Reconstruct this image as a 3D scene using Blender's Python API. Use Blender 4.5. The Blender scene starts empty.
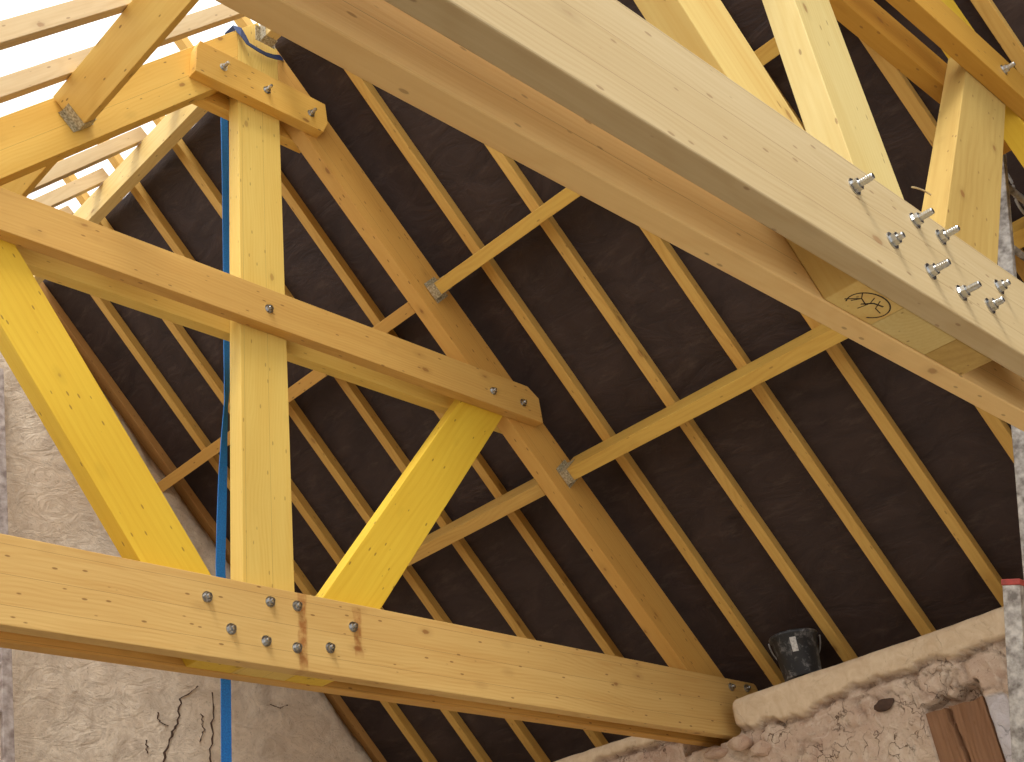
import bpy, math, random
from mathutils import Vector, Matrix, noise
random.seed(7)
S = bpy.context.scene
COL = S.collection
W = {}                                   # world matrices of everything linked so far

# ------------------------------------------------------------------ helpers
def V(*a): return Vector(a)

def link(o, mw, parent=None):
    COL.objects.link(o)
    W[o.name] = mw
    if parent is not None:
        o.parent = parent
        o.matrix_local = W[parent.name].inverted() @ mw
    else:
        o.matrix_local = mw
    return o

def frame(origin, xd, zd):
    x = Vector(xd).normalized(); z = Vector(zd); z = (z - x * z.dot(x)).normalized(); y = z.cross(x)
    m = Matrix((x, y, z)).transposed().to_4x4(); m.translation = origin
    return m

def mesh_obj(name, verts, faces, mat, mw=None, parent=None, bevel=0.0, smooth=False, mats=None, fmat=None):
    me = bpy.data.meshes.new(name)
    me.from_pydata([tuple(v) for v in verts], [], faces)
    for m in (mats or [mat]): me.materials.append(m)
    if fmat:
        for p, i in zip(me.polygons, fmat): p.material_index = i
    if smooth:
        for p in me.polygons: p.use_smooth = True
    me.update()
    o = bpy.data.objects.new(name, me)
    link(o, mw or Matrix.Identity(4), parent)
    if bevel:
        b = o.modifiers.new('bevel', 'BEVEL'); b.width = bevel; b.segments = 2; b.limit_method = 'ANGLE'
    return o

def empty(name, loc):
    o = bpy.data.objects.new(name, None); o.empty_display_size = .2
    return link(o, Matrix.Translation(loc))

def tag(o, label, cat, group=None, kind=None):
    o['label'] = label; o['category'] = cat
    if group: o['group'] = group
    if kind: o['kind'] = kind
    return o

def structure(o): o['kind'] = 'structure'; return o

def prism(name, poly, y0, y1, grain, mat, parent=None, bevel=.003):
    """polygon in the XZ plane (counter-clockwise or not) extruded from y0 to y1; grain = direction of the timber in XZ"""
    g = V(grain[0], 0, grain[1]).normalized()
    cx = sum(p[0] for p in poly) / len(poly); cz = sum(p[1] for p in poly) / len(poly)
    mw = frame(V(cx, (y0 + y1) / 2, cz), g, V(-g.z, 0, g.x))
    inv = mw.inverted()
    area = sum(poly[i][0] * poly[(i + 1) % len(poly)][1] - poly[(i + 1) % len(poly)][0] * poly[i][1] for i in range(len(poly)))
    if area < 0: poly = poly[::-1]
    n = len(poly)
    vs = [inv @ V(p[0], y0, p[1]) for p in poly] + [inv @ V(p[0], y1, p[1]) for p in poly]
    fs = [list(range(n)), list(range(2 * n - 1, n - 1, -1))]
    fs += [[i, i + n, (i + 1) % n + n, (i + 1) % n] for i in range(n)]
    return mesh_obj(name, vs, fs, mat, mw, parent, bevel)

def beam(name, p0, p1, up, thick, depth, mat, parent=None, bevel=.003):
    """box timber whose lower face (towards -up) runs p0->p1 along its centre line"""
    p0 = Vector(p0); p1 = Vector(p1); L = (p1 - p0).length
    mw = frame(p0, p1 - p0, up)
    vs = [V(x, y, z) for x in (0, L) for y in (-thick / 2, thick / 2) for z in (0, depth)]
    fs = [[0, 1, 3, 2], [4, 6, 7, 5], [0, 4, 5, 1], [2, 3, 7, 6], [0, 2, 6, 4], [1, 5, 7, 3]]
    return mesh_obj(name, vs, fs, mat, mw, parent, bevel)

def boxes(name, bs, mat, mw, parent=None, bevel=0):
    vs, fs = [], []
    for (x0, x1, y0, y1, z0, z1) in bs:
        k = len(vs)
        vs += [V(x, y, z) for x in (x0, x1) for y in (y0, y1) for z in (z0, z1)]
        fs += [[k + i for i in f] for f in ([0, 1, 3, 2], [4, 6, 7, 5], [0, 4, 5, 1], [2, 3, 7, 6], [0, 2, 6, 4], [1, 5, 7, 3])]
    return mesh_obj(name, vs, fs, mat, mw, parent, bevel)

def tube_data(pts, r, seg=8, closed=False):
    vs, fs = [], []
    pts = [Vector(p) for p in pts]; n = len(pts)
    for i, p in enumerate(pts):
        a = pts[(i - 1) % n] if (closed or i) else p; b = pts[(i + 1) % n] if (closed or i < n - 1) else p
        t = (b - a).normalized(); s = t.cross(V(0, 0, 1))
        if s.length < .05: s = t.cross(V(1, 0, 0))
        s.normalize(); u = s.cross(t)
        for k in range(seg):
            an = 2 * math.pi * k / seg
            vs.append(p + (s * math.cos(an) + u * math.sin(an)) * r)
    m = n if closed else n - 1
    for i in range(m):
        for k in range(seg):
            a = i * seg; b = ((i + 1) % n) * seg
            fs.append([a + k, a + (k + 1) % seg, b + (k + 1) % seg, b + k])
    if not closed:
        fs.append(list(range(seg))[::-1]); fs.append([(n - 1) * seg + k for k in range(seg)])
    return vs, fs

def join(parts):
    vs, fs = [], []
    for v, f in parts:
        k = len(vs); vs += list(v); fs += [[k + i for i in q] for q in f]
    return vs, fs

def cyl_y(r, y0, y1, seg, r1=None):
    r1 = r if r1 is None else r1
    vs = [V(r * math.cos(2 * math.pi * k / seg), y0, r * math.sin(2 * math.pi * k / seg)) for k in range(seg)]
    vs += [V(r1 * math.cos(2 * math.pi * k / seg), y1, r1 * math.sin(2 * math.pi * k / seg)) for k in range(seg)]
    fs = [list(range(seg))[::-1] if y0 > y1 else list(range(seg)), [seg + k for k in range(seg)][::-1] if y0 > y1 else [seg + k for k in range(seg)][::-1]]
    fs += [[k, k + seg, (k + 1) % seg + seg, (k + 1) % seg] for k in range(seg)]
    return vs, fs

# ------------------------------------------------------------------ materials
def new_mat(name):
    m = bpy.data.materials.new(name); m.use_nodes = True
    nt = m.node_tree; b = nt.nodes['Principled BSDF']
    return m, nt, b

class N:
    def __init__(s, nt): s.nt = nt
    def add(s, t, **kw):
        n = s.nt.nodes.new(t)
        for k, v in kw.items():
            if k in n.inputs: n.inputs[k].default_value = v
            else: setattr(n, k, v)
        return n
    def l(s, a, b): s.nt.links.new(a, b)
    def math(s, op, a, b=None, c=None, clamp=False):
        n = s.nt.nodes.new('ShaderNodeMath'); n.operation = op; n.use_clamp = clamp
        for i, v in enumerate((a, b, c)):
            if v is None: continue
            if isinstance(v, (int, float)): n.inputs[i].default_value = v
            else: s.l(v, n.inputs[i])
        return n.outputs[0]
    def mix(s, fac, a, b, bt='MIX'):
        n = s.nt.nodes.new('ShaderNodeMix'); n.data_type = 'RGBA'; n.blend_type = bt
        for sock, v in ((n.inputs[0], fac), (n.inputs[6], a), (n.inputs[7], b)):
            if isinstance(v, (int, float)): sock.default_value = v
            elif isinstance(v, tuple): sock.default_value = (*v, 1)
            else: s.l(v, sock)
        return n.outputs[2]
    def maprange(s, v, a, b, c=0., d=1.):
        n = s.nt.nodes.new('ShaderNodeMapRange'); s.l(v, n.inputs[0])
        for i, x in enumerate((a, b, c, d)): n.inputs[i + 1].default_value = x
        return n.outputs[0]
    def mapping(s, vec, scale, loc=(0, 0, 0)):
        n = s.nt.nodes.new('ShaderNodeMapping'); n.inputs['Scale'].default_value = scale; n.inputs['Location'].default_value = loc
        s.l(vec, n.inputs[0]); return n.outputs[0]
    def noise(s, vec, sc=1., det=3., rough=.55, dist=0.):
        n = s.add('ShaderNodeTexNoise', Scale=sc, Detail=det, Roughness=rough, Distortion=dist); s.l(vec, n.inputs['Vector']); return n.outputs[0]

def lin(c):
    return tuple((x / 255 / 12.92) if x / 255 <= .04045 else ((x / 255 + .055) / 1.055) ** 2.4 for x in c)

def wood(name, light, dark, lam=0.0, knots=1.0, rough=.62, stains=(), ringf=60):
    m, nt, b = new_mat(name); g = N(nt)
    tint = lambda c: (c[0] * .995, min(255, c[1] * 1.015), c[2] * 1.01)
    light, dark = tint(light), tint(dark)
    L, D = lin(light), lin(dark)
    tc = g.add('ShaderNodeTexCoord'); oi = g.add('ShaderNodeObjectInfo')
    off = g.math('MULTIPLY', oi.outputs['Random'], 37.)
    cmb = g.add('ShaderNodeCombineXYZ'); g.l(off, cmb.inputs[0]); g.l(g.math('MULTIPLY', oi.outputs['Random'], 9.), cmb.inputs[2]); g.l(g.math('MULTIPLY', oi.outputs['Random'], 5.), cmb.inputs[1])
    add = g.add('ShaderNodeVectorMath', operation='ADD'); g.l(tc.outputs['Object'], add.inputs[0]); g.l(cmb.outputs[0], add.inputs[1])
    p = add.outputs[0]
    sep = g.add('ShaderNodeSeparateXYZ'); g.l(tc.outputs['Object'], sep.inputs[0])
    # growth rings around an axis that wanders along the board
    wander = g.noise(g.mapping(p, (.9, .4, .4)), 1., 2.)
    cy = g.math('ADD', sep.outputs[1], g.math('MULTIPLY', wander, .10))
    cz = g.math('ADD', sep.outputs[2], g.math('MULTIPLY', wander, -.16))
    w2 = g.noise(g.mapping(p, (2.2, 7, 7)), 1., 2.)
    rad = g.math('SQRT', g.math('ADD', g.math('MULTIPLY', cy, cy), g.math('MULTIPLY', cz, cz)))
    rings = g.math('SINE', g.math('MULTIPLY', g.math('ADD', rad, g.math('MULTIPLY', w2, .05)), ringf * 6.28))
    rings = g.math('MULTIPLY', g.math('POWER', g.maprange(rings, -1, 1), 1.8), g.maprange(g.noise(g.mapping(p, (1.6, 14, 14)), 1., 3.), .35, .65, .25, 1))
    fine = g.noise(g.mapping(p, (3., 120, 120)), 1., 3.)
    broad = g.noise(g.mapping(p, (1.1, 9, 9)), 1., 3.)
    f = g.math('ADD', g.math('MULTIPLY', rings, .27), g.math('MULTIPLY', g.maprange(fine, .35, .7), .22))
    f = g.math('ADD', f, g.math('MULTIPLY', g.maprange(broad, .35, .7), .36), clamp=True)
    col = g.mix(f, L, D)
    col = g.mix(g.math('MULTIPLY', g.maprange(oi.outputs['Random'], 0, 1, 0, 1), .18), col, D)
    if lam:
        q = g.math('DIVIDE', g.math('ADD', sep.outputs[2], 10.03), lam)
        fr = g.math('FRACT', q); fl = g.math('FLOOR', q)
        wn = g.add('ShaderNodeTexWhiteNoise', noise_dimensions='1D'); g.l(g.math('ADD', fl, off), wn.inputs['W'])
        col = g.mix(g.math('MULTIPLY', wn.outputs[0], .28), col, D)
        line = g.math('LESS_THAN', fr, .012 / lam * .12)
        col = g.mix(g.math('MULTIPLY', line, .55), col, lin((110, 76, 35)))
    # knots
    vo = g.add('ShaderNodeTexVoronoi', Scale=1.0); g.l(g.mapping(p, (4.2, 8.5, 8.5)), vo.inputs['Vector'])
    kd = g.math('ADD', vo.outputs['Distance'], g.math('MULTIPLY', g.math('SUBTRACT', g.noise(p, 60., 2.), .5), .06))
    halo = g.maprange(kd, .10, .26, 1, 0); kn = g.maprange(kd, .07, .11, 1, 0)
    kc = g.add('ShaderNodeSeparateColor'); g.l(vo.outputs['Color'], kc.inputs[0]); pick = g.math('GREATER_THAN', kc.outputs[0], .55)
    halo = g.math('MULTIPLY', halo, pick); kn = g.math('MULTIPLY', kn, pick)
    col = g.mix(g.math('MULTIPLY', halo, .26 * knots), col, lin(tuple(x * .80 for x in dark)))
    col = g.mix(g.math('MULTIPLY', kn, .72 * knots), col, lin((132, 80, 36)))
    vo2 = g.add('ShaderNodeTexVoronoi', Scale=1.0); g.l(g.mapping(p, (9., 26, 26), (3, 1, 2)), vo2.inputs['Vector'])
    kn2 = g.maprange(vo2.outputs['Distance'], .08, .12, 1, 0)
    col = g.mix(g.math('MULTIPLY', kn2, .7 * knots), col, lin((112, 72, 34)))
    for (sx, sz, hw, hh) in stains:
        dx = g.math('DIVIDE', g.math('ABSOLUTE', g.math('SUBTRACT', g.math('ADD', sep.outputs[0], g.math('MULTIPLY', g.noise(p, 14., 2.), .03)), sx + .015)), hw)
        dz = g.math('DIVIDE', g.math('ABSOLUTE', g.math('SUBTRACT', sep.outputs[2], sz)), hh)
        mx = g.maprange(g.math('MAXIMUM', dx, dz), .6, 1.05, 1, 0)
        col = g.mix(g.math('MULTIPLY', mx, g.maprange(g.noise(p, 30., 3.), .3, .62, .15, .8)), col, lin((150, 84, 34)))
    g.l(col, b.inputs['Base Color'])
    b.inputs['Roughness'].default_value = rough
    b.inputs['Specular IOR Level'].default_value = .3
    bp = g.add('ShaderNodeBump', Strength=.25, Distance=.002); g.l(fine, bp.inputs['Height']); g.l(bp.outputs[0], b.inputs['Normal'])
    return m

M = {}
M['near'] = wood('planed_pale_spruce', (200, 176, 136), (174, 144, 98), lam=.118, knots=.7)
M['near_inner'] = wood('planed_spruce_lit', (236, 200, 138), (216, 168, 104), lam=.118, knots=.7)  # lighter copy of the near spruce; light inside the gap put into the colour
M['tie'] = wood('planed_honey_spruce', (222, 184, 116), (190, 140, 72), lam=.11, knots=1.0,
                stains=((-1.0, -.03, .026, .20), (-.71, .0, .024, .11)))
M['collar'] = wood('honey_spruce', (208, 162, 88), (182, 130, 60), knots=.9)
M['king'] = wood('yellow_spruce', (226, 192, 104), (208, 164, 74), lam=.13, knots=.6)
M['strut'] = wood('vivid_yellow_spruce', (226, 186, 60), (206, 156, 36), knots=.9, ringf=30)
M['strut_pale'] = wood('greyed_yellow_spruce', (190, 156, 88), (160, 122, 58), knots=.9, ringf=30)
M['near_strut'] = wood('sunny_spruce', (216, 184, 112), (198, 150, 74), knots=.8, ringf=24)
M['near_collar'] = wood('deep_golden_spruce', (200, 148, 60), (170, 116, 36), knots=.8)
M['post_pale'] = wood('pale_yellow_spruce', (212, 188, 128), (192, 158, 88), knots=.8)
M['princ'] = wood('orange_spruce', (214, 166, 88), (190, 134, 60), lam=.12, knots=1.0)
M['princ_left'] = wood('bright_yellow_spruce', (236, 196, 106), (216, 162, 66), lam=.13, knots=.9)
M['cleat'] = wood('cleat_spruce', (226, 180, 90), (204, 146, 58), knots=1.0)
M['raft'] = wood('rafter_spruce', (214, 170, 92), (184, 132, 58), knots=.7)
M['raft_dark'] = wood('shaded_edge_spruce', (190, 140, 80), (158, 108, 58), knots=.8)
M['raft_left'] = wood('pale_rafter_spruce', (214, 186, 144), (186, 150, 104), knots=.7)  # paler tone than the right slope's rafters
M['purlin'] = wood('purlin_spruce', (214, 172, 84), (186, 134, 54), knots=.7)
M['purlin_left'] = wood('broad_purlin_spruce', (228, 188, 104), (206, 152, 66), knots=1.0, ringf=24)
M['ridge'] = wood('ridge_spruce', (220, 190, 126), (192, 152, 84), knots=.8)
M['old'] = wood('old_oak', (158, 116, 84), (112, 76, 54), knots=.5, rough=.9)

def simple(name, rgb, rough=.5, metal=0., bump=0., bscale=40., var=None):
    m, nt, b = new_mat(name); g = N(nt)
    b.inputs['Roughness'].default_value = rough; b.inputs['Metallic'].default_value = metal
    tc = g.add('ShaderNodeTexCoord')
    n = g.noise(tc.outputs['Object'], bscale, 4.)
    g.l(g.mix(g.maprange(n, .35, .68), lin(rgb), lin(var or tuple(x * .8 for x in rgb))), b.inputs['Base Color'])
    if bump:
        bp = g.add('ShaderNodeBump', Strength=bump, Distance=.003); g.l(n, bp.inputs['Height']); g.l(bp.outputs[0], b.inputs['Normal'])
    return m
M['zinc'] = simple('zinc_plated_steel', (205, 206, 205), .28, 1.0, .1)
M['galv'] = simple('galvanised_sheet', (206, 196, 166), .5, .25, .3, 90, (128, 112, 80))
M['blue'] = simple('blue_webbing', (30, 132, 214), .55, 0, .4, 160, (22, 100, 184))
M['blue_dark'] = simple('navy_webbing', (24, 48, 96), .6, 0, .4, 160, (16, 34, 70))
M['pencil'] = simple('carpenter_pencil', (60, 40, 26), .9)
M['alu'] = simple('plaster_splashed_aluminium', (196, 190, 180), .5, .35, .6, 28, (112, 104, 96))
M['alu_dull'] = simple('dull_grey_brown_ladder', (176, 164, 156), .7, .1, .3, 18, (120, 104, 96))
M['red'] = simple('red_plastic', (178, 62, 48), .5)
M['rubber'] = simple('grey_cable', (176, 172, 166), .6)
M['paper'] = simple('white_label', (206, 202, 194), .7, 0, 0, 90, (150, 146, 140))
M['dark_void'] = simple('dark_soil', (60, 48, 40), .95)
M['ground'] = simple('screed', (176, 168, 154), .9, 0, .4, 9, (154, 146, 132))
M['white'] = simple('lime_wash', (206, 202, 204), .85, 0, .6, 24, (168, 160, 158))

def mat_membrane():
    m, nt, b = new_mat('black_roof_underlay'); g = N(nt)
    tc = g.add('ShaderNodeTexCoord'); p = tc.outputs['Object']
    wr = g.noise(g.mapping(p, (2.2, 1., 2.2)), 3.2, 5., .62, 1.2)
    fb = g.noise(p, 130., 2.)
    pale = g.maprange(g.noise(g.mapping(p, (5, 1.6, 5)), 2.4, 6., .7), .55, .82, 0, .55)
    c = g.mix(g.maprange(wr, .3, .7), lin((50, 39, 36)), lin((66, 52, 47)))
    c = g.mix(pale, c, lin((100, 84, 74)))
    g.l(c, b.inputs['Base Color']); b.inputs['Roughness'].default_value = .62
    b.inputs['Specular IOR Level'].default_value = .25
    bp = g.add('ShaderNodeBump', Strength=.7, Distance=.02); g.l(wr, bp.inputs['Height'])
    bp2 = g.add('ShaderNodeBump', Strength=.25, Distance=.002); g.l(fb, bp2.inputs['Height']); g.l(bp.outputs[0], bp2.inputs['Normal'])
    g.l(bp2.outputs[0], b.inputs['Normal'])
    return m
M['membrane'] = mat_membrane()

def mat_plaster(name, a, bcol, warm, swirl=True):
    m, nt, b = new_mat(name); g = N(nt)
    tc = g.add('ShaderNodeTexCoord'); p = tc.outputs['Object']
    big = g.noise(p, 1.3, 4.); mid = g.noise(p, 6., 5., .65, 1.5)
    tr = g.noise(g.mapping(p, (1, 1, 1.6)), 4.6, 7., .66, 1.5)
    c = g.mix(g.maprange(mid, .35, .68), lin(a), lin(bcol))
    c = g.mix(g.maprange(big, .42, .66, 0, .6), c, lin(warm))
    gr = g.noise(p, 70., 3.)
    c = g.mix(g.maprange(gr, .60, .75, 0, .45), c, lin(tuple(x * .62 for x in bcol)))
    g.l(c, b.inputs['Base Color']); b.inputs['Roughness'].default_value = .92; b.inputs['Specular IOR Level'].default_value = .1
    bp = g.add('ShaderNodeBump', Strength=1.0 if swirl else .5, Distance=.02 if swirl else .006); g.l(tr, bp.inputs['Height'])
    bp2 = g.add('ShaderNodeBump', Strength=.5, Distance=.003); g.l(gr, bp2.inputs['Height']); g.l(bp.outputs[0], bp2.inputs['Normal'])
    g.l(bp2.outputs[0], b.inputs['Normal'])
    return m
M['gable'] = mat_plaster('trowelled_earth_render', (226, 210, 188), (186, 168, 148), (212, 188, 160))
M['rubble'] = mat_plaster('rough_lime_rubble', (200, 174, 152), (164, 132, 112), (190, 150, 128))
M['cap'] = mat_plaster('smooth_sand_render', (212, 190, 160), (196, 170, 138), (206, 178, 142), swirl=False)
M['crevice'] = simple('crevice_earth', (84, 62, 48), .95, 0, .5, 30)

def mat_wall():
    """lime rubble; a vertex mask says where the smooth sand render, the earth joints, the painted under-rim shade and the lime wash are"""
    m, nt, b = new_mat('rubble_wall'); g = N(nt)
    tc = g.add('ShaderNodeTexCoord'); p = tc.outputs['Object']
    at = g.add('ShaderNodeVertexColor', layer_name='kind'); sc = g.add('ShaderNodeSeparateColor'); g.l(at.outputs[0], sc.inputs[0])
    n1 = g.noise(p, 3.2, 5., .6, .8); n2 = g.noise(p, 11., 6., .65, 1.5); n3 = g.noise(p, 60., 4., .6)
    rub = g.mix(g.maprange(n1, .38, .64), lin((212, 190, 166)), lin((192, 162, 140)))
    rub = g.mix(g.maprange(n2, .5, .72, 0, .7), rub, lin((228, 212, 190)))
    rub = g.mix(g.maprange(n3, .58, .74, 0, .5), rub, lin((128, 98, 80)))
    cap = g.mix(g.maprange(n2, .35, .7), lin((222, 200, 168)), lin((206, 180, 146)))
    cap = g.mix(g.maprange(n3, .62, .74, 0, .3), cap, lin((150, 124, 98)))
    ve = g.add('ShaderNodeTexVoronoi', Scale=8.5, feature='DISTANCE_TO_EDGE')
    wv = g.add('ShaderNodeTexNoise', Scale=7., Detail=4.); g.l(p, wv.inputs['Vector'])
    va = g.add('ShaderNodeVectorMath', operation='MULTIPLY_ADD'); g.l(wv.outputs['Color'], va.inputs[0]); va.inputs[1].default_value = (.34, .34, .34); g.l(p, va.inputs[2]); g.l(va.outputs[0], ve.inputs['Vector'])
    crk = g.math('MULTIPLY', g.maprange(ve.outputs['Distance'], .004, .022, 1, 0), g.maprange(g.noise(p, 5.2, 4.), .50, .60, 0, 1))
    rub = g.mix(g.math('MULTIPLY', crk, .85), rub, lin((104, 78, 60)))
    lime = g.mix(g.maprange(n2, .3, .7), lin((214, 208, 208)), lin((186, 176, 172)))
    c = g.mix(sc.outputs[0], rub, cap)
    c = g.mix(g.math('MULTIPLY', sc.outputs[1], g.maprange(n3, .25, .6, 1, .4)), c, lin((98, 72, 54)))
    c = g.mix(sc.outputs[2], c, lime)
    g.l(c, b.inputs['Base Color']); b.inputs['Roughness'].default_value = .93; b.inputs['Specular IOR Level'].default_value = .1
    st = g.math('SUBTRACT', 1., g.math('MULTIPLY', sc.outputs[0], .8))
    h = g.math('MULTIPLY', g.math('SUBTRACT', g.math('ADD', n2, g.math('MULTIPLY', n3, .3)), g.math('MULTIPLY', crk, .7)), st)
    bp = g.add('ShaderNodeBump', Strength=.9, Distance=.018); g.l(h, bp.inputs['Height']); g.l(bp.outputs[0], b.inputs['Normal'])
    return m
M['rubble'] = mat_plaster('loose_rubble_stone', (206, 184, 160), (176, 146, 126), (196, 160, 136))
M['wall'] = mat_wall()

def mat_bucket():
    m, nt, b = new_mat('splashed_black_rubber'); g = N(nt)
    tc = g.add('ShaderNodeTexCoord'); p = tc.outputs['Object']
    n = g.noise(p, 26., 6., .72, .6); n2 = g.noise(p, 9., 3.)
    f = g.maprange(g.math('ADD', n, g.math('MULTIPLY', n2, .5)), .76, .98, 0, .75)
    g.l(g.mix(f, lin((34, 35, 38)), lin((150, 148, 146))), b.inputs['Base Color']); b.inputs['Roughness'].default_value = .42
    return m
M['bucket'] = mat_bucket()

# ------------------------------------------------------------------ geometry constants
XC = 2.79                     # centre line of the trusses
NX, NZ = .726, .688           # outward normal of the right slope (in X, Z)
def zR(c, x): return 1.6 + (c - NX * x) / NZ          # height of a plane parallel to the right slope
def zL(c, x): return zR(c, 2 * XC - x)
C_OUT, C_IN, C_RAFT, C_MEM, C_PUR = 5.56, 5.31, 5.60, 5.664, 5.40
T, G = .064, .094             # thickness of one twin, gap between the twins
Z0, Z1 = 3.073, 3.40          # tie beam
WALLX, WALLTOP = 5.72, 3.25

# ------------------------------------------------------------------ one bolted truss
def bolt(x, z, y, stud, parent, rot=0.):
    parts = [cyl_y(.023, -.003, 0, 20), cyl_y(.0165, -.017, -.003, 6), cyl_y(.0085, -.017 - stud, -.017, 12, .009), cyl_y(.0075, -.020 - stud, -.017 - stud, 12, .0085)]
    for k in range(int(stud / .006)):
        parts.append(cyl_y(.0098, -.020 - k * .006, -.0175 - k * .006, 12))
    vs, fs = join(parts)
    mw = Matrix.Translation(V(x, y, z)) @ Matrix.Rotation(rot, 4, 'Y')
    return mesh_obj('bolt', vs, fs, M['zinc'], mw, parent)

def truss(y, dx, cdz, stud, name_label, mats):
    root = empty('roof_truss', V(XC + dx, y + .11, Z0))
    tag(root, name_label, 'roof truss', 'bolted timber roof trusses')
    X = lambda poly: [(a + dx, b) for a, b in poly]
    yf, yk, yb, ye = y, y + T, y + T + G, y + 2 * T + G
    tie_poly = X([(-.55, Z0), (6.16, Z0), (6.16, 3.30), (6.12, 3.392), (6.10, Z1), (-.55, Z1)])
    t1 = prism('tie_beam', tie_poly, yf, yk, (1, 0), mats['tie'], root, .004)
    prism('tie_beam', tie_poly, yb, ye, (1, 0), mats['tie_in'], root, .004)
    cz0, cz1 = 4.682 + cdz, 4.890 + cdz
    col_poly = X([(.97, cz0), (4.615, cz0), (4.61, cz1 - .055), (4.53, cz1), (1.05, cz1), (.97, cz1 - .055)])
    c1 = prism('collar_beam', col_poly, yf, yk, (1, 0), mats['collar'], root)
    prism('collar_beam', col_poly, yb, ye, (1, 0), mats['collar_in'], root)
    e = .0008
    k = prism('king_post', X([(2.66, Z0 + .004), (2.92, Z0 + .004), (2.92, 6.600), (XC, 6.737), (2.66, 6.600)]), yk + e, yb - e, (0, 1), mats['king'], root)
    pr = [(2.9205, zR(C_OUT, 2.9205)), (2.9205, zR(C_IN, 2.9205)), (5.90, zR(C_IN, 5.90)), (6.07, 3.10), (6.12, 3.10), (6.12, zR(C_OUT, 6.12))]
    p1 = prism('principal_rafter', X(pr), yk + e, yb - e, (NZ, -NX), mats['princ_r'], root)
    p2 = prism('principal_rafter', X([(2 * XC - a, b) for a, b in pr]), yk + e, yb - e, (NZ, NX), mats['princ_l'], root)
    s1 = prism('strut', X([(1.222, 4.718), (1.402, 4.905), (2.6595, 3.233), (2.6595, Z0 + .004), (2.456, Z0 + .004)]), yk + e, yb - e, (-.6, .8), mats['strut_l'], root)
    s2 = prism('strut', X([(2.9205, 3.243), (2.9205, Z0 + .004), (3.113, Z0 + .004), (4.377, 4.700), (4.199, 4.884)]), yk + e, yb - e, (.615, .789), mats['strut_r'], root)
    for a, b in ((yf, yk), (yb, ye)):
        cl = prism('cleat', X([(2.36, 6.07), (3.165, 6.075), (3.20, 6.15), (3.19, 6.29), (2.385, 6.295), (2.365, 6.24)]), a, b, (1, 0), mats['cleat'], root)
        if a == yf: clf = cl
    for i, (bx, bz) in enumerate(((2.45, 3.307), (2.56, 3.195), (2.747, 3.336), (2.881, 3.34), (2.724, 3.17), (2.874, 3.163), (3.042, 3.186), (3.171, 3.295), (5.868, 3.352), (6.016, 3.362))):
        sg = stud * (1, .35, 1, 1, 1, 1, .6, .35, .3, .3)[i] if stud > .02 else stud
        bolt(bx + dx, bz, yf, sg, t1, i * .37)
    for i, (bx, bz) in enumerate(((2.776, 4.773), (4.24, 4.772), (4.47, 4.766), (1.34, 4.772), (1.11, 4.766))):
        bolt(bx + dx, bz + cdz, yf, stud * (.2 if i == 0 and stud < .02 else .8), c1, i * .5)
    for i, (bx, bz) in enumerate(((2.525, 6.185), (2.795, 6.175), (3.085, 6.165))):
        bolt(bx + dx, bz, yf, max(stud, .028), clf, i * .4)
    return root, (k, p1, p2, s1, s2, t1)

far, farp = truss(3.90, 0, 0, .008, 'far roof truss with vivid yellow struts and a honey tie beam across the bottom',
            dict(tie=M['tie'], tie_in=M['princ'], collar=M['collar'], collar_in=M['king'], king=M['king'], princ_r=M['princ'], princ_l=M['princ_left'], strut_l=M['strut'], strut_r=M['strut'], cleat=M['cleat']))  # back collar takes the king post's yellow, painting the gleam on its inner face
near, nearp = truss(.918, -.11, -.05, .032, 'near roof truss whose pale twin tie beam with protruding bolts runs diagonally overhead',
             dict(tie=M['near'], tie_in=M['near_inner'], collar=M['near_collar'], collar_in=M['near_collar'], king=M['post_pale'], princ_r=M['strut'], princ_l=M['princ_left'], strut_l=M['near_strut'], strut_r=M['strut_pale'], cleat=M['cleat']))
farp[3]['label'] = 'vivid yellow strut rising left from the tie beam'
farp[4]['label'] = 'vivid yellow strut rising right from the tie beam'
nearp[0]['label'] = 'pale yellow king post'

# scribed circle on the foot of the near truss's left strut (its mark shows in the gap between the twin beams)
def arc_strip(pts, w, z):
    vs, fs = [], []
    for i, p in enumerate(pts):
        a = pts[max(i - 1, 0)]; b = pts[min(i + 1, len(pts) - 1)]
        d = Vector((b[0] - a[0], b[1] - a[1])).normalized(); n = Vector((-d.y, d.x)) * w / 2
        vs += [V(p[0] + n.x, p[1] + n.y, z), V(p[0] - n.x, p[1] - n.y, z), V(p[0] + n.x, p[1] + n.y, z + .0012), V(p[0] - n.x, p[1] - n.y, z + .0012)]
    for i in range(len(pts) - 1):
        k = 4 * i
        fs += [[k, k + 1, k + 5, k + 4], [k + 2, k + 6, k + 7, k + 3], [k, k + 4, k + 6, k + 2], [k + 1, k + 3, k + 7, k + 5]]
    return vs, fs
zz = Z0 + .004 - .0007
ccx, ccy = 2.462, 1.028
strips = [arc_strip([(ccx + .075 * math.cos(a), ccy + .040 * math.sin(a)) for a in [math.radians(150 + 8 * k) for k in range(34)]], .0035, zz),
          arc_strip([(2.385, 1.045), (2.42, 1.02), (2.455, 1.03)], .003, zz), arc_strip([(2.40, 1.005), (2.42, 1.02), (2.405, 1.04)], .003, zz),
          arc_strip([(2.44, 1.035), (2.465, 1.015), (2.50, 1.01)], .004, zz), arc_strip([(2.45, 1.05), (2.458, 1.02), (2.445, 1.0)], .0025, zz),
          arc_strip([(2.47, 1.0), (2.49, 1.025), (2.52, 1.03)], .0025, zz)]
vs, fs = join(strips)
mk = mesh_obj('pencil_mark', vs, fs, M['pencil'], None, nearp[3]); mk['label'] = 'scribbled dark circle on the strut foot'

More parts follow.
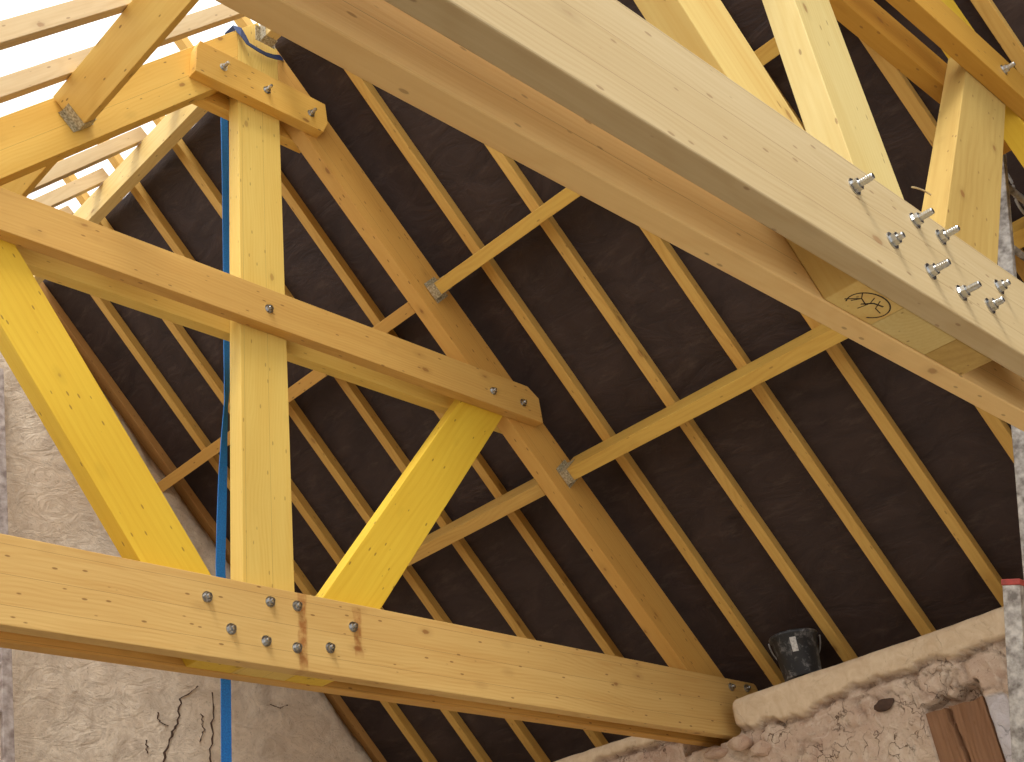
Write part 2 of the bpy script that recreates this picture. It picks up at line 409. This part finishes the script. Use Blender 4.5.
# ------------------------------------------------------------------ rafters of the right slope
u = V(NZ, 0, -NX)                     # down the right slope
nR = V(NX, 0, NZ)
def onR(c, x, y): return V(x, y, zR(c, x))
def onL(c, x, y): return V(x, y, zL(c, x))
right_rafters = [
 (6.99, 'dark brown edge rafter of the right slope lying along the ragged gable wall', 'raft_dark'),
 (6.48, 'narrow rafter of the dark slope, next after the brown one along the gable wall', 'raft'),
 (6.03, 'narrow rafter passing just left of the blue strap, third counting from the gable wall', 'raft'),
 (5.58, 'narrow rafter of the dark slope crossing behind strap and king post, fourth from gable', 'raft'),
 (5.07, 'narrow rafter showing just right of the king post below the collar beam, fifth from gable', 'raft'),
 (4.57, 'narrow rafter of the dark slope immediately behind and left of the far principal rafter', 'raft'),
 (4.12, 'rafter directly above the far truss, hidden except where its end pokes over the ridge', 'raft'),
 (3.70, 'narrow rafter immediately right of the far principal rafter, its foot touching the black bucket', 'raft'),
 (3.24, 'narrow rafter whose foot reaches the wall just right of the black bucket', 'raft'),
 (2.77, 'narrow rafter of the dark slope, second to the right of the black bucket', 'raft'),
 (2.32, 'narrow rafter ending at the wall top near the red capped ladder', 'raft'),
 (1.87, 'narrow rafter coming out under the near beam at the right edge of the view', 'raft'),
 (1.38, 'narrow rafter seen between the near king post and the near right strut', 'raft'),
 (.93, 'narrow rafter in the upper right corner, above the near collar beam', 'raft'),
]
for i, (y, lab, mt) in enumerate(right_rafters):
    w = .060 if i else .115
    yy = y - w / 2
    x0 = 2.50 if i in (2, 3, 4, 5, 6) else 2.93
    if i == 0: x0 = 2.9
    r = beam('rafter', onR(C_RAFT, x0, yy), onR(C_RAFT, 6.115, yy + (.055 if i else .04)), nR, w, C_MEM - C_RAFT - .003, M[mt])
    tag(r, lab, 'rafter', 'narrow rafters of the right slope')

left_rafters = [
 (3.35, 'pale rafter against the white sky at the very top left corner'),
 (3.84, 'pale rafter against the sky, between the corner one and the far truss'),
 (4.30, 'left slope rafter hidden just behind the far truss'),
 (4.76, 'left slope rafter hidden behind the far principal, second past the truss'),
 (5.22, 'grey pink left slope rafter just under the far principal rafter, meeting the ridge'),
 (5.70, 'pale left slope rafter in the small sky triangle, in the middle of it'),
 (6.17, 'short visible pale left slope rafter lowest in the sky triangle above the collar'),
]
nL = V(-NX, 0, NZ)
for i, (y, lab) in enumerate(left_rafters):
    w = .064; yy = y - w / 2
    r = beam('rafter', onL(5.565, 2.80, yy), onL(5.565, -.45, yy), nL, w, .085, M['raft_left'])
    tag(r, lab, 'rafter', 'rafters of the open left slope')

# ------------------------------------------------------------------ purlins with their steel hangers
def hanger(p, xd, up, thick, depth, parent, flip=1):
    """steel hanger around the timber end at p (centre of its lower face); xd runs into the timber"""
    mw = frame(Vector(p), xd, up); t = .003; h = thick / 2 + .001
    bs = [(-.001, .055, -h - t, h + t, -t - .001, -.001), (-.001, .055, -h - t, -h, -.001, depth * .6), (-.001, .055, h, h + t, -.001, depth * .6),
          (-.004, -.001, -h - .028, -h, -.001, depth * .6), (-.004, -.001, h, h + .028, -.001, depth * .6)]
    for k in range(3):
        for s in (-1, 1):
            bs.append((-.007 if False else -.001, .003, s * (h + .014) - .004, s * (h + .014) + .004, .02 + k * .04, .028 + k * .04))
    return boxes('joist_hanger', bs, M['galv'], mw, parent)

def purlin(c0, xb, ya, yb, left, depth, thick, mat, lab, group, ends=(1, 1)):
    up = nL if left else nR
    f = onL if left else onR
    a = f(c0, xb, ya); b = f(c0, xb, yb)
    o = beam('purlin', a, b, up, thick, depth, mat)
    tag(o, lab, 'purlin', group)
    if ends[0]: hanger(a, (0, 1, 0), up, thick, depth, o)
    if ends[1]: hanger(b, (0, -1, 0), up, thick, depth, o)
    return o
D = C_RAFT - C_PUR - .003
xb1 = 3.885 + .037 * NZ; xb2 = 4.755 + .037 * NZ
purlin(C_PUR, xb1, 1.145, 3.958, False, D, .075, M['purlin'], 'upper purlin under the dark slope, between the near and far trusses', 'purlins between the two trusses')
purlin(C_PUR, xb2, 1.145, 3.958, False, D, .075, M['purlin'], 'lower purlin under the dark slope, the longest seen, running behind the near beam', 'purlins between the two trusses')
purlin(C_PUR, xb1, 4.127, 6.86, False, D, .075, M['princ'], 'upper purlin behind the far truss, its end lodged in the gable wall', 'purlins behind the far truss', (0, 0))
purlin(C_PUR, xb2, 4.127, 6.86, False, D, .075, M['raft'], 'lower purlin behind the far truss, passing behind its right yellow strut', 'purlins behind the far truss', (0, 0))
xl = 1.794 + .037 * NZ
purlin(5.375, xl, 1.145, 3.958, True, .186, .075, M['purlin_left'], 'broad yellow purlin at top left with a steel hanger on its end', 'left slope purlins')
purlin(5.375, xl, 4.127, 6.86, True, .186, .075, M['princ_left'], 'broad left slope purlin behind the far truss, mostly hidden by it', 'left slope purlins', (0, 0))

# ridge boards
for ya, yb, lab, e in ((4.13, 6.86, 'grey ridge board behind the far truss, beside the small sky triangle', 0), (1.16, 3.885, 'ridge board before the far truss, its end in a steel hanger at the apex', 1)):
    r = beam('ridge_board', V(2.785, ya, 6.50), V(2.785, yb, 6.50), (0, 0, 1), .07, .20, M['ridge'])
    tag(r, lab, 'ridge board')
    if e: hanger(V(2.785, yb, 6.50), (0, -1, 0), (0, 0, 1), .07, .185, r)

# ------------------------------------------------------------------ roof underlay (the dark ceiling of the right slope)
def membrane():
    nx, ny = 80, 320
    x0, x1, y0, y1 = 2.945, 6.22, -3.9, 7.05
    vs, fs = [], []
    rf = [r[0] - .033 for r in right_rafters]
    for j in range(ny + 1):
        y = y0 + (y1 - y0) * j / ny
        d = min(abs(y - a) for a in rf)
        for i in range(nx + 1):
            x = x0 + (x1 - x0) * i / nx
            sag = min(1, max(0, (d - .035) / .12))
            h = .012 * sag * (noise.noise(V(x * 2.2, y * 3.5, 0)) + .6 * noise.noise(V(x * 6, y * 9, 3)) + .5)
            vs.append(onR(C_MEM, x, y) + nR * max(h, -.012))
    o = len(vs)
    for v in list(vs): vs.append(v + nR * .006)
    q = nx + 1
    for j in range(ny):
        for i in range(nx):
            a = j * q + i
            fs.append([a, a + 1, a + 1 + q, a + q]); fs.append([o + a, o + a + q, o + a + 1 + q, o + a + 1])
    for j in range(ny):
        a = j * q; fs.append([a, a + q, o + a + q, o + a]); a += nx; fs.append([a, o + a, o + a + q, a + q])
    for i in range(nx):
        a = i; fs.append([a, o + a, o + a + 1, a + 1]); a = ny * q + i; fs.append([a, a + 1, o + a + 1, o + a])
    return structure(mesh_obj('ceiling', vs, fs, M['membrane'], smooth=True))
membrane()

# ------------------------------------------------------------------ walls
def fr(p, o=4): return noise.fractal(p, 1.0, 2.0, o)
def wall_right():
    ys = []
    y = -4.0
    while y < 1.9: ys.append(y); y += .2
    y = 1.9
    while y < 5.4: ys.append(y); y += .0125
    while y < 7.3: ys.append(y); y += .1
    ys.append(7.3)
    prof = [('f', z) for z in (-.02, .5, 1.0, 1.5, 1.9, 2.2)]
    z = 2.34
    while z < 3.20: prof.append(('f', z)); z += .0125
    for k in range(1, 8): prof.append(('r', k / 7))
    x = WALLX + .06
    while x < 6.36: prof.append(('t', x)); x += .03
    vs, mi = [], []
    for y in ys:
        top = WALLTOP + .02 * max(-1, min(1, (3.2 - y) * .6)) + .010 * noise.noise(V(y * 1.3, 0, 4))
        capb = 3.085 + .034 * fr(V(y * 5.2, 1.3, 0)) + .016 * fr(V(y * 15, 3, 0), 4) + .03 * math.sin(y * 5)      # ragged lower rim of the smooth band
        if y > 4.15: capb = 3.15 + .03 * fr(V(y * 6, 5, 0))
        if y < 2.75: capb = 3.12 + .03 * fr(V(y * 5, 5, 0))
        pocket = 3.842 < y < 4.19
        for kind, s in prof:
            if kind == 'f':
                zz = s if s < 3 else 3.0 + (s - 3.0) * (top - .045 - 3.0) / .19
                n1 = fr(V(y * 5, zz * 5, 1)); n2 = fr(V(y * 19, zz * 19, 7), 3)
                cell = noise.voronoi(V(y * 5.2 + n1 * .5, zz * 7.5 + n2 * .12, 2))[0]
                stone = min(1, max(0, (cell[1] - cell[0]) / .10)); cm = min(1, max(0, .5 + 2.2 * noise.noise(V(y * 2.6, zz * 3.4, 12)))); stone = 1 - (1 - stone) * cm
                rub = -.020 + .016 * n1 + .007 * n2 + .016 * stone
                cap = .014 + .003 * n1
                k = min(1, max(0, (zz - capb) / .012))
                k = k * k * (3 - 2 * k)
                d = rub * (1 - k) + cap * k
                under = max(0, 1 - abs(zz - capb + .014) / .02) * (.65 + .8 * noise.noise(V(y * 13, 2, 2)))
                d -= .05 * max(0, under)
                x = WALLX - d
                # hollow holding the old timber
                if 2.470 < y < 2.775 and zz < 2.925 + .03 * noise.noise(V(y * 14, 0, 9)) + .05 * (2.775 - y) / .3: x = WALLX + .09
                m = k; cv = max(min(1, under * 1.1) * (1 - k), (1 - stone) * .9 * (1 - k)) if zz > 2.3 else 0; lm = 0  # earth joints, plus shade painted dark just below the render rim
                if 2.36 + .012 * n2 < y < 2.470 and zz < 2.90: lm = 1; m = 0; cv = 0; x = WALLX + .012 - .004 * n2
                dz = zz
            elif kind == 'r':
                a = s * math.pi / 2
                x = WALLX - .014 + .045 * (1 - math.cos(a)); dz = top - .045 + .045 * math.sin(a); m = 1; cv = lm = 0
                dz += .004 * noise.noise(V(y * 9, s, 0)); 
            else:
                x = s; dz = top + .002 * noise.noise(V(y * 6, s * 6, 0)); m = 1; cv = lm = 0
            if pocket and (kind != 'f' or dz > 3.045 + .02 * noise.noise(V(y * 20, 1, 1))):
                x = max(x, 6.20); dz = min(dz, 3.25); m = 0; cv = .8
            elif 3.80 < y <= 3.842 and dz > 3.06:
                t = (y - 3.80) / .042
                x += .05 * t * t
                if kind != 'f': dz -= .05 * t * t
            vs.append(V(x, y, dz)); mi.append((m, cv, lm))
    q = len(prof); fs, fm = [], []
    for j in range(len(ys) - 1):
        for i in range(q - 1):
            a = j * q + i
            fs.append([a, a + q, a + 1 + q, a + 1]); fm.append(0)
    # far side and bottom close the solid
    b = len(vs)
    for y in ys: vs += [V(6.36, y, 0)]
    for j in range(len(ys) - 1):
        fs.append([j * q + q - 1, (j + 1) * q + q - 1, b + j + 1, b + j]); fm.append(0)
        fs.append([b + j, b + j + 1, (j + 1) * q, j * q]); fm.append(0)
    fs.append([b] + [k for k in range(q)]); fm.append(0)
    e = (len(ys) - 1) * q
    fs.append([b + len(ys) - 1] + [e + k for k in range(q - 1, -1, -1)]); fm.append(0)
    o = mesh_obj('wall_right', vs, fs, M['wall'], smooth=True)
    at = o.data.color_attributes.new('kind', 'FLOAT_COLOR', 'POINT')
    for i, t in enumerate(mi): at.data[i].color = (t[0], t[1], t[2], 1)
    return structure(o)
wall_right()

def wall_gable():
    pts = []
    def edge(x, c, amp=.035):
        return c + amp * fr(V(x * 3.3, 8, 2)) + .012 * noise.noise(V(x * 22, 1, 1))
    n = 150
    top = []
    for k in range(n + 1):
        x = 6.30 - (6.30 - XC) * k / n
        cc = edge(x, 5.50)
        if 3.80 < x < 4.0: cc -= .03
        top.append((x, zR(cc, x)))
    for k in range(1, n + 1):
        x = XC - (XC + .5) * k / n
        top.append((x, zL(edge(x, 5.50), x)))
    # grid by columns, front face displaced gently
    vs, fs = [], []; rows = 60
    top = top[::1]
    for (x, zt) in top:
        for r in range(rows + 1):
            z = zt * r / rows
            vs.append(V(x, 6.85 + .010 * fr(V(x * 2.2, z * 2.2, 3)) + .003 * noise.noise(V(x * 11, z * 11, 3)) + (.02 if r == rows else 0), z))
    q = rows + 1
    for j in range(len(top) - 1):
        for r in range(rows):
            a = j * q + r
            fs.append([a, a + 1, a + 1 + q, a + q])
    b = len(vs)
    for (x, zt) in top: vs += [V(x, 7.03, zR(C_MEM - .004, x) if x >= XC else zL(C_MEM - .004, x)), V(x, 7.25, 0)]
    for j in range(len(top) - 1):
        a = j * q + rows
        fs.append([a, b + 2 * j, b + 2 * j + 2, a + q]); fs.append([b + 2 * j, b + 2 * j + 1, b + 2 * j + 3, b + 2 * j + 2])
    o = mesh_obj('wall_gable', vs, fs, M['gable'], smooth=True)
    structure(o)
    def crack(pl, w, seed):
        pl = [(a + .085, b) for a, b in pl]
        parts = []; rs = random.Random(seed); P = []
        for i in range(len(pl) - 1):
            for k in range(6):
                t = k / 6
                P.append((pl[i][0] * (1 - t) + pl[i + 1][0] * t + rs.uniform(-.012, .012), pl[i][1] * (1 - t) + pl[i + 1][1] * t))
        P.append(pl[-1]); v, f = [], []
        for i, (x, z) in enumerate(P):
            ww = w * rs.uniform(.3, 1.3)
            y = 6.85 + .010 * fr(V(x * 2.2, z * 2.2, 3)) + .003 * noise.noise(V(x * 11, z * 11, 3)) - .006
            v += [V(x - ww, y, z), V(x + ww, y, z), V(x - ww, y + .02, z), V(x + ww, y + .02, z)]
        for i in range(len(P) - 1):
            k = 4 * i; f += [[k, k + 1, k + 5, k + 4], [k, k + 4, k + 6, k + 2], [k + 1, k + 3, k + 7, k + 5]]
        return v, f
    # px of the cracks: (200,690)->(165,762) and along the strap (219,690)->(219,762)
    v, f = join([crack([(4.16, 3.98), (4.03, 3.88), (4.0, 3.72), (3.95, 3.62), (3.90, 3.45), (3.84, 3.3), (3.83, 3.0)], .006, 3),
                 crack([(4.26, 3.95), (4.265, 3.75), (4.25, 3.55), (4.26, 3.4), (4.25, 3.1)], .0045, 5),
                 crack([(3.86, 3.78), (3.88, 3.72), (3.94, 3.70)], .004, 6), crack([(4.18, 3.80), (4.20, 3.70), (4.17, 3.62)], .003, 8),
                 crack([(3.79, 3.60), (3.80, 3.52)], .004, 9), crack([(4.72, 3.92), (4.80, 3.90), (4.86, 3.93)], .004, 10)])
    mesh_obj('crack', v, f, M['crevice'], None, o)
wall_gable()
structure(boxes('wall_left', [(-.55, -.16, -4.0, 7.25, 0, 3.06)], M['gable'], Matrix.Identity(4)))
structure(boxes('floor', [(-.55, 6.36, -4.0, 7.25, -.12, 0)], M['ground'], Matrix.Identity(4)))

# old timber walled into the rubble
def old_timber():
    rs = random.Random(4); vs, fs = [], []; nx, nz = 26, 60
    for j in range(nz + 1):
        z = 1.2 + 1.72 * j / nz
        for i in range(nx + 1):
            y = 2.475 + .295 * i / nx
            zz = z
            if j == nz: zz = 2.90 + .02 * noise.noise(V(y * 14, 0, 2))
            d = .010 * noise.noise(V(y * 30, z * 1.6, 0)) + .005 * noise.noise(V(y * 90, z * 4, 0))
            if abs(y - 2.645 - .012 * math.sin(z * 9)) < .008: d -= .035
            vs.append(V(WALLX + .018 - d, y, zz))
    q = nx + 1
    for j in range(nz):
        for i in range(nx):
            a = j * q + i; fs.append([a, a + q, a + q + 1, a + 1])
    b = len(vs)
    bnd = [i for i in range(q)] + [j * q + nx for j in range(1, nz + 1)] + [nz * q + i for i in range(nx - 1, -1, -1)] + [j * q for j in range(nz - 1, 0, -1)]
    for k in bnd: vs.append(V(WALLX + .12, vs[k].y, vs[k].z))
    for k in range(len(bnd)):
        a, c = bnd[k], bnd[(k + 1) % len(bnd)]; fs.append([a, c, b + (k + 1) % len(bnd), b + k])
    fs.append([b + k for k in range(len(bnd))][::-1])
    mw = frame(V(WALLX, 2.62, 2.0), (0, 0, 1), (0, 1, 0)); inv = mw.inverted()
    return mesh_obj('old_post', [inv @ v for v in vs], fs, M['old'], mw)
tag(old_timber(), 'cracked dark brown old timber walled into the rubble at bottom right', 'old post')

# loose stones around the seat of the far tie beam
def rock(name, loc, r, seed, sc=(1, 1, 1), mat=None):
    import bmesh
    bm = bmesh.new(); bmesh.ops.create_icosphere(bm, subdivisions=3, radius=1)
    for v in bm.verts:
        k = 1 + .35 * noise.noise(v.co * 1.1 + V(seed, 0, 0)) + .10 * noise.noise(v.co * 3.5 + V(seed, 4, 0))
        v.co = V(v.co.x * sc[0], v.co.y * sc[1], v.co.z * sc[2]) * r * k
    me = bpy.data.meshes.new(name); bm.to_mesh(me); bm.free(); me.materials.append(mat or M['rubble'])
    o = bpy.data.objects.new(name, me); link(o, Matrix.Translation(loc)); return o
tag(rock('stone', V(5.69, 3.80, 3.005), .055, 3, (.8, 1.25, .75)), 'pale loose stone bulging just below the end of the far tie beam', 'stone', 'stones under the beam seat')
tag(rock('stone', V(5.72, 3.99, 3.00), .05, 8, (1, 1.5, .6)), 'flat stone packed under the far tie beam in the wall pocket', 'stone', 'stones under the beam seat')
tag(rock('stone', V(5.715, 3.70, 2.955), .05, 12, (.6, 1.3, .8)), 'knobbly stone in the rubble, right of the pale loose one', 'stone', 'stones under the beam seat')
tag(rock('stone', V(5.71, 2.95, 2.985), .036, 15, (.5, 1.5, .8), M['crevice']), 'dark reddish stone set in the rubble left of the old timber', 'stone', 'stones under the beam seat')

# ------------------------------------------------------------------ bucket on the wall top
def bucket():
    cx, cy, z0 = 5.845, 3.425, WALLTOP + .012
    H, r0, r1, n = .235, .098, .126, 40
    root = empty('bucket', V(cx, cy, z0)); tag(root, 'black plaster-splashed bucket standing on the wall top against the dark slope', 'bucket')
    prof = [(0, .0), (r0, 0), (r0 + .002, .004), (r1 - .004, H - .02), (r1 + .005, H - .018), (r1 + .007, H - .006), (r1 + .004, H), (r1 - .002, H), (r1 - .006, H - .02), (r0 - .003, .008), (0, .008)]
    vs, fs = [], []
    for r, z in prof:
        for k in range(n): a = 2 * math.pi * k / n; vs.append(V(r * math.cos(a), r * math.sin(a), z))
    for i in range(len(prof) - 1):
        for k in range(n): fs.append([i * n + k, i * n + (k + 1) % n, (i + 1) * n + (k + 1) % n, (i + 1) * n + k])
    mw = Matrix.Translation(V(cx, cy, z0))
    o = mesh_obj('pail', vs, fs, M['bucket'], mw, root, smooth=True)
    # label: curved patch on the side facing the room
    v, f = [], []; a0 = math.radians(208)
    for i in range(7):
        a = a0 + (i - 3) * .045
        for z in (H * .52, H * .84):
            r = r0 + (r1 - r0) * z / H + .0015
            v += [V(r * math.cos(a), r * math.sin(a), z), V((r - .003) * math.cos(a), (r - .003) * math.sin(a), z)]
    for i in range(6):
        k = 4 * i; f += [[k, k + 4, k + 6, k + 2], [k + 1, k + 3, k + 7, k + 5], [k, k + 1, k + 5, k + 4], [k + 2, k + 6, k + 7, k + 3]]
    f += [[0, 2, 3, 1], [24, 25, 27, 26]]
    mesh_obj('label', v, f, M['paper'], mw, root)
    # wire handle hanging down on the side toward the truss
    pts = []
    for k in range(25):
        t = math.pi * k / 24
        # semicircle pivoted at the two rim ears, hanging down around the pail's side
        ax = math.radians(30)
        e = V(math.cos(ax + math.pi / 2), math.sin(ax + math.pi / 2), 0); d = V(math.cos(ax), math.sin(ax), 0)
        rr = r1 + .010
        zz = H - .02 - .125 * math.sin(t)
        p = e * (rr * math.cos(t)) + d * (rr * math.sin(t) * 1.0 - .0)
        p.z = zz; pts.append(p)
    v, f = tube_data(pts, .004, 8)
    mesh_obj('handle', v, f, M['rubber'], mw, root)
bucket()

# ------------------------------------------------------------------ blue lifting strap
def ribbon(name, pts, wdirs, w, t, mat, parent=None):
    vs, fs = [], []
    n = len(pts)
    for i in range(n):
        p = Vector(pts[i]); a = Vector(pts[max(0, i - 1)]); b = Vector(pts[min(n - 1, i + 1)])
        d = (b - a).normalized(); s = Vector(wdirs[i]); s = (s - d * s.dot(d)).normalized(); nn = d.cross(s)
        for e1, e2 in ((1, 1), (-1, 1), (-1, -1), (1, -1)):
            vs.append(p + s * e1 * w / 2 + nn * e2 * t / 2)
    for i in range(n - 1):
        k = 4 * i
        for j in range(4): fs.append([k + j, k + (j + 1) % 4, k + 4 + (j + 1) % 4, k + 4 + j])
    fs += [[3, 2, 1, 0], [4 * n - 4, 4 * n - 3, 4 * n - 2, 4 * n - 1]]
    return mesh_obj(name, vs, fs, mat, None, parent, smooth=False)
root = empty('lifting_strap', V(2.75, 4.24, 0.02)); tag(root, 'long blue strap looped over the far truss apex and hanging behind the king post', 'strap')
prof = [(6.30, 2.748, 8), (6.0, 2.755, 5), (5.70, 2.762, 0), (5.2, 2.768, -2), (4.85, 2.768, 5), (4.60, 2.766, 20), (4.42, 2.760, 38), (4.25, 2.750, 26), (4.05, 2.742, 8), (3.85, 2.736, 0), (3.6, 2.730, 2), (3.4, 2.742, 0), (3.1, 2.757, 0), (2.8, 2.759, 0), (1.5, 2.76, 10), (.03, 2.76, 20)]
P, Dn = [], []
for i in range(len(prof) - 1):
    for k in range(8):
        t = k / 8; z, x, a = [prof[i][j] * (1 - t) + prof[i + 1][j] * t for j in range(3)]
        P.append(V(x, 4.24, z)); Dn.append(V(math.cos(math.radians(a)), math.sin(math.radians(a)), 0))
P.append(V(prof[-1][1], 4.24, prof[-1][0])); Dn.append(Dn[-1])
ribbon('webbing', P, Dn, .048, .004, M['blue'], root)
# upper loop: up the back of the truss, over the principals, down across the king post head
loop = [(2.742, 4.24, 6.32), (2.74, 4.22, 6.45), (2.70, 4.15, 6.66), (2.67, 4.08, 6.675), (2.655, 3.99, 6.63), (2.655, 3.945, 6.575), (2.67, 3.925, 6.52), (2.69, 3.915, 6.47), (2.75, 3.91, 6.455), (2.81, 3.915, 6.46), (2.87, 3.925, 6.485), (2.93, 3.945, 6.53), (2.985, 3.99, 6.575), (3.0, 4.08, 6.58), (2.96, 4.14, 6.55)]
ribbon('loop', loop, [V(.3, .3, 1)] * 2 + [V(.0, .2, 1) if 4 < i < 12 else V(.6, 1, .3) for i in range(2, len(loop))], .034, .004, M['blue_dark'], root)['label'] = 'dark navy end of the strap wrapped over the apex'

# ------------------------------------------------------------------ ladders
def ladder(name, foot, top, side, width, nr, sect, mat, lab, first=.25, cap=None):
    """two stiles from foot to top, the second one displaced by width along side; square rungs between"""
    foot, top, side = Vector(foot), Vector(top), Vector(side).normalized()
    root = empty(name, foot); tag(root, lab, 'ladder')
    d = (top - foot).normalized(); fwd = side.cross(d).normalized(); L = (top - foot).length
    for k in range(2):
        a = foot + side * width * k
        o = beam('stile', a - fwd * sect[1] / 2, a + d * L - fwd * sect[1] / 2, fwd, sect[0], sect[1], mat, root, .003)
        if cap:
            boxes('cap', [(-.001, .03, -sect[0] / 2 - .003, sect[0] / 2 + .003, -.003, sect[1] + .003)], cap, frame(a + d * L - fwd * sect[1] / 2, d, fwd), root, .003)
    for i in range(nr):
        c = foot + d * (first + i * .28)
        if (c - foot).length > L - .05: break
        v, f = tube_data([c, c + side * width], .015, 10)
        mesh_obj('rung', v, f, mat, None, root)
    return root, d
# extension ladder at the right edge, leaning on the back of the near truss
root = empty('ladder', V(4.62, 2.65, .02)); tag(root, 'plaster-splashed aluminium extension ladder with a red end cap, at the right edge', 'ladder')
up = V(0, -.300, 1).normalized(); fwd = V(1, 0, 0).cross(up).normalized()
def section(pt, L, width, sect, lean, cap=None):
    d = (up + V(-lean, 0, 0)).normalized()
    for k in range(2):
        a = pt + V(width * k, 0, 0) - d * L - fwd * sect[1] / 2
        st = beam('stile', a, a + d * L, fwd, sect[0], sect[1], M['alu'], root, .003)
        if cap: boxes('end_cap', [(-.001, .022, -sect[0] / 2 - .003, sect[0] / 2 + .003, -.003, sect[1] + .003)], cap, frame(a + d * L, d, fwd), st, .003)
    n = int(L / .28)
    for i in range(n):
        c = pt - d * (.14 + i * .28)
        v, f = tube_data([c, c + V(width, 0, 0)], .015, 10)
        mesh_obj('rung', v, f, M['alu'], None, root)
section(V(4.615, 1.180, 4.74), 2.6, .34, (.030, .062), .050)
section(V(4.622, 1.745, 3.00), 3.10, .40, (.034, .066), .0, M['red'])
# cable coil caught on its top rung
v, f = join([tube_data([V(4.72 + .045 * math.cos(a), 1.215, 4.66 + .055 * math.sin(a)) for a in [2 * math.pi * k / 20 for k in range(20)]], .006, 8, True),
             tube_data([V(4.82 + .05 * math.cos(a), 1.23, 4.58 + .06 * math.sin(a)) for a in [2 * math.pi * k / 20 for k in range(20)]], .006, 8, True)])
tag(mesh_obj('cable_coil', v, f, M['rubber']), 'grey looped cable hanging by the ladder top at the right edge', 'cable')
# ladder against the gable at the left edge
gt = V(2.665, 6.79, 5.86); gf = V(2.735, 6.79 - .24 * 5.84, .02)
ladder('ladder', gf, gt, (-1, 0, 0), .38, 20, (.06, .035), M['alu_dull'], 'dull grey ladder at the left edge leaning on the rendered gable wall', first=.2)

# pale splinter standing off the left edge of the near right strut
v, f = tube_data([V(3.045, .99, 3.655), V(3.02, .995, 3.662), V(2.987, 1.0, 3.660), V(2.951, 1.0, 3.647)], .0028, 6)
mesh_obj('splinter', v, f, M['near'], None, nearp[4])

# ------------------------------------------------------------------ light
w = bpy.data.worlds.new('World'); S.world = w; w.use_nodes = True
nt = w.node_tree; bg = nt.nodes['Background']; g = N(nt)
tc = g.add('ShaderNodeTexCoord'); sp = g.add('ShaderNodeSeparateXYZ'); g.l(tc.outputs['Generated'], sp.inputs[0])
f = g.maprange(sp.outputs[2], -.1, .5)
g.l(g.mix(f, (.80, .82, .86), (.98, .985, 1.0)), bg.inputs[0])
bg.inputs[1].default_value = 1.35
sun = bpy.data.lights.new('sun', 'SUN'); sun.energy = 2.3; sun.angle = math.radians(20); sun.color = (1, .975, .93)
so = bpy.data.objects.new('sun', sun); COL.objects.link(so)
sd = V(.42, .30, -.86)          # direction the light travels
so.rotation_euler = sd.to_track_quat('-Z', 'Y').to_euler()

# ------------------------------------------------------------------ camera
cam = bpy.data.cameras.new('camera'); co = bpy.data.objects.new('camera', cam); COL.objects.link(co)
cam.sensor_fit = 'HORIZONTAL'; cam.sensor_width = 36; cam.lens = 1209.683 / 1024 * 36
cam.shift_x = 70.527 / 1024; cam.shift_y = -45.7457 / 1024
R = [[0.7446214395019624, -0.6607233537343203, -0.09478165257104038], [0.2907215120957557, 0.448852406424921, -0.844992615146023], [0.6008493274014565, 0.601644552104172, 0.526311617470665]]
mm = Matrix((R[0], [-a for a in R[1]], [-a for a in R[2]])).transposed().to_4x4(); mm.translation = V(0, 0, 1.6)
co.matrix_world = mm; cam.clip_start = .02; cam.clip_end = 200
S.camera = co
S.view_settings.view_transform = 'Standard'; S.view_settings.look = 'None'; S.view_settings.gamma = 1
S.view_settings.use_curve_mapping = False; S.view_settings.exposure = .48
